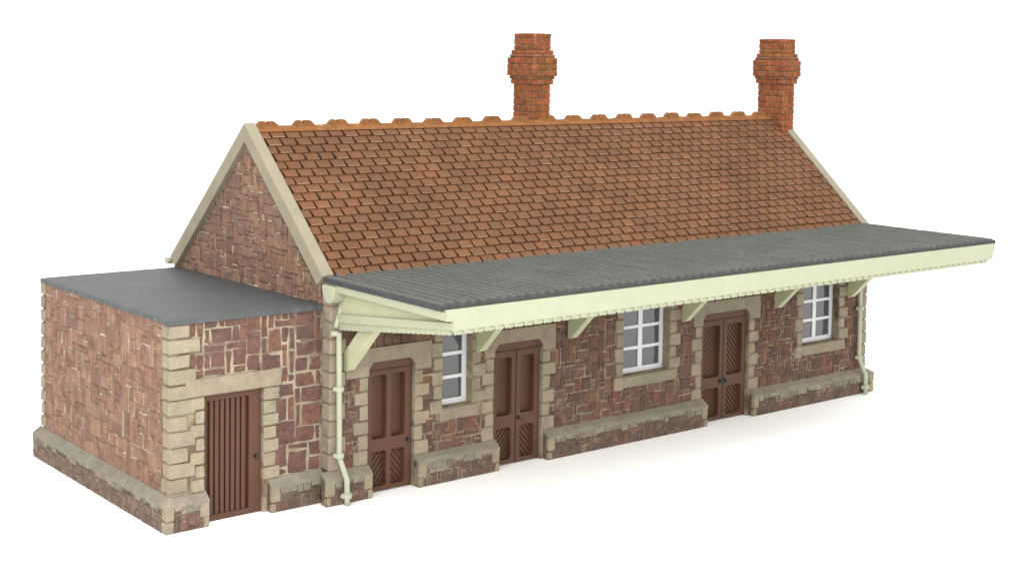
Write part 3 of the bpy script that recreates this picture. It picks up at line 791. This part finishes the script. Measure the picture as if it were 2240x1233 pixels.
# drainpipes
def drainpipe(x, top, lean=.03):
    mb = MB(); r = .051; y = -.115
    P = [(x - .16, -.02, top + .35), (x - .12, -.06, top + .16), (x - .02, y, top), (x + lean * .0, y, top - .1), (x + lean * .8, y, .86), (x + lean, y - .01, .80), (x + .07, -.25, .52), (x + .085, -.272, .46), (x + .092, -.275, .10), (x + .095, -.28, .01)]
    if top > 2.9:
        P = [(x - .14, -.06, 3.02), (x - .05, y + .01, 3.02), (x - .005, y, 3.0), (x, y, 2.93)] + P[4:]
    mb.tube(P, r, 12)
    o = mb.build('drainpipe', 'pipe', root, smooth=True)
    for z, dx, yy in ((2.04, lean * .38, y), (.86, lean * .8, y), (.17, .091, -.275)):
        c = MB(); xx = x + dx
        c.tube([(xx, yy, z - .05), (xx, yy, z - .045), (xx, yy, z - .02), (xx, yy, z + .03), (xx, yy, z + .045), (xx, yy, z + .05)], [.06, .082, .088, .088, .08, .06], 14)
        for s_ in (-1, 1): c.box(xx + s_ * .075 - .035, xx + s_ * .075 + .035, yy + .0, yy + .05, z - .035, z + .035, b=.012)
        c.build('pipe_collar', 'pipe', o)
    return o
drainpipe(.095, 3.0); drainpipe(14.64, 2.95)
# the short swan neck between gutter and pipe at the near corner
mb = MB(); mb.tube([(.20, -.04, 3.55), (.17, -.04, 3.38), (.10, -.04, 3.20), (.075, -.04, 3.10)], [.06, .055, .05, .045], 10); mb.build('swan_neck', 'pipe', root, smooth=True)

# ------------------------------------------------------------------ white backdrop, light, camera
mb = MB(); mb.box(-160, 160, -60, 260, -.6, -.006)
g = mb.build('ground', 'ground'); g['kind'] = 'structure'

w = bpy.data.worlds.new('World'); scn.world = w; w.use_nodes = True
bg = w.node_tree.nodes['Background']; bg.inputs['Color'].default_value = (1, 1, 1, 1); bg.inputs['Strength'].default_value = 1.19

def area_light(name, loc, aim, size, power):
    l = bpy.data.lights.new(name, 'AREA'); l.shape = 'SQUARE'; l.size = size * S; l.energy = power * S * S
    o = bpy.data.objects.new(name, l); col.objects.link(o); o.location = Vector(loc) * S
    o.rotation_euler = (Vector(aim) - Vector(loc)).to_track_quat('-Z', 'Y').to_euler()
    return o
area_light('overhead_softbox', (5, -11, 28), (6, 1, 0), 13, 2600)
area_light('added_front_fill', (-15, -29, 17), (5, -1, 0), 15, 5600)  # added fill, out of view, to whiten the ground under the canopy
area_light('side_area_light', (26, -25, 17), (7, 1, 1.5), 10, 800)
area_light('side_area_light', (-28, -14, 14), (1, 2, 1), 10, 2300)  # unseen fill added on the left to lift the end wall and ground there

V = dict(cx=-13.427729563, cy=-21.364958628, cz=7.904487244, yaw=.6706218224, pitch=.0577937705, roll=.0144682119, f=3171.644538, px=1075.640074, py=303.481471)
cy_, sy_ = math.cos(V['yaw']), math.sin(V['yaw']); cp, sp = math.cos(V['pitch']), math.sin(V['pitch'])
fwd = Vector((sy_ * cp, cy_ * cp, -sp)); right = Vector((cy_, -sy_, 0)); upv = right.cross(fwd)
cr, sr = math.cos(V['roll']), math.sin(V['roll'])
r2 = right * cr + upv * sr; u2 = upv * cr - right * sr
from mathutils import Matrix
cd = bpy.data.cameras.new('camera'); co = bpy.data.objects.new('camera', cd); col.objects.link(co)
mw = Matrix((r2, u2, -fwd)).transposed().to_4x4(); mw.translation = Vector((V['cx'], V['cy'], V['cz'])) * S
co.matrix_world = mw
cd.sensor_width = 36; cd.sensor_fit = 'HORIZONTAL'; cd.lens = V['f'] / 2240 * 36
cd.shift_x = (1120 - V['px']) / 2240; cd.shift_y = (V['py'] - 616.5) / 2240
cd.clip_start = .01; cd.clip_end = 50
scn.camera = co
scn.view_settings.view_transform = 'Standard'; scn.view_settings.look = 'None'; scn.view_settings.exposure = .50; scn.view_settings.gamma = 1
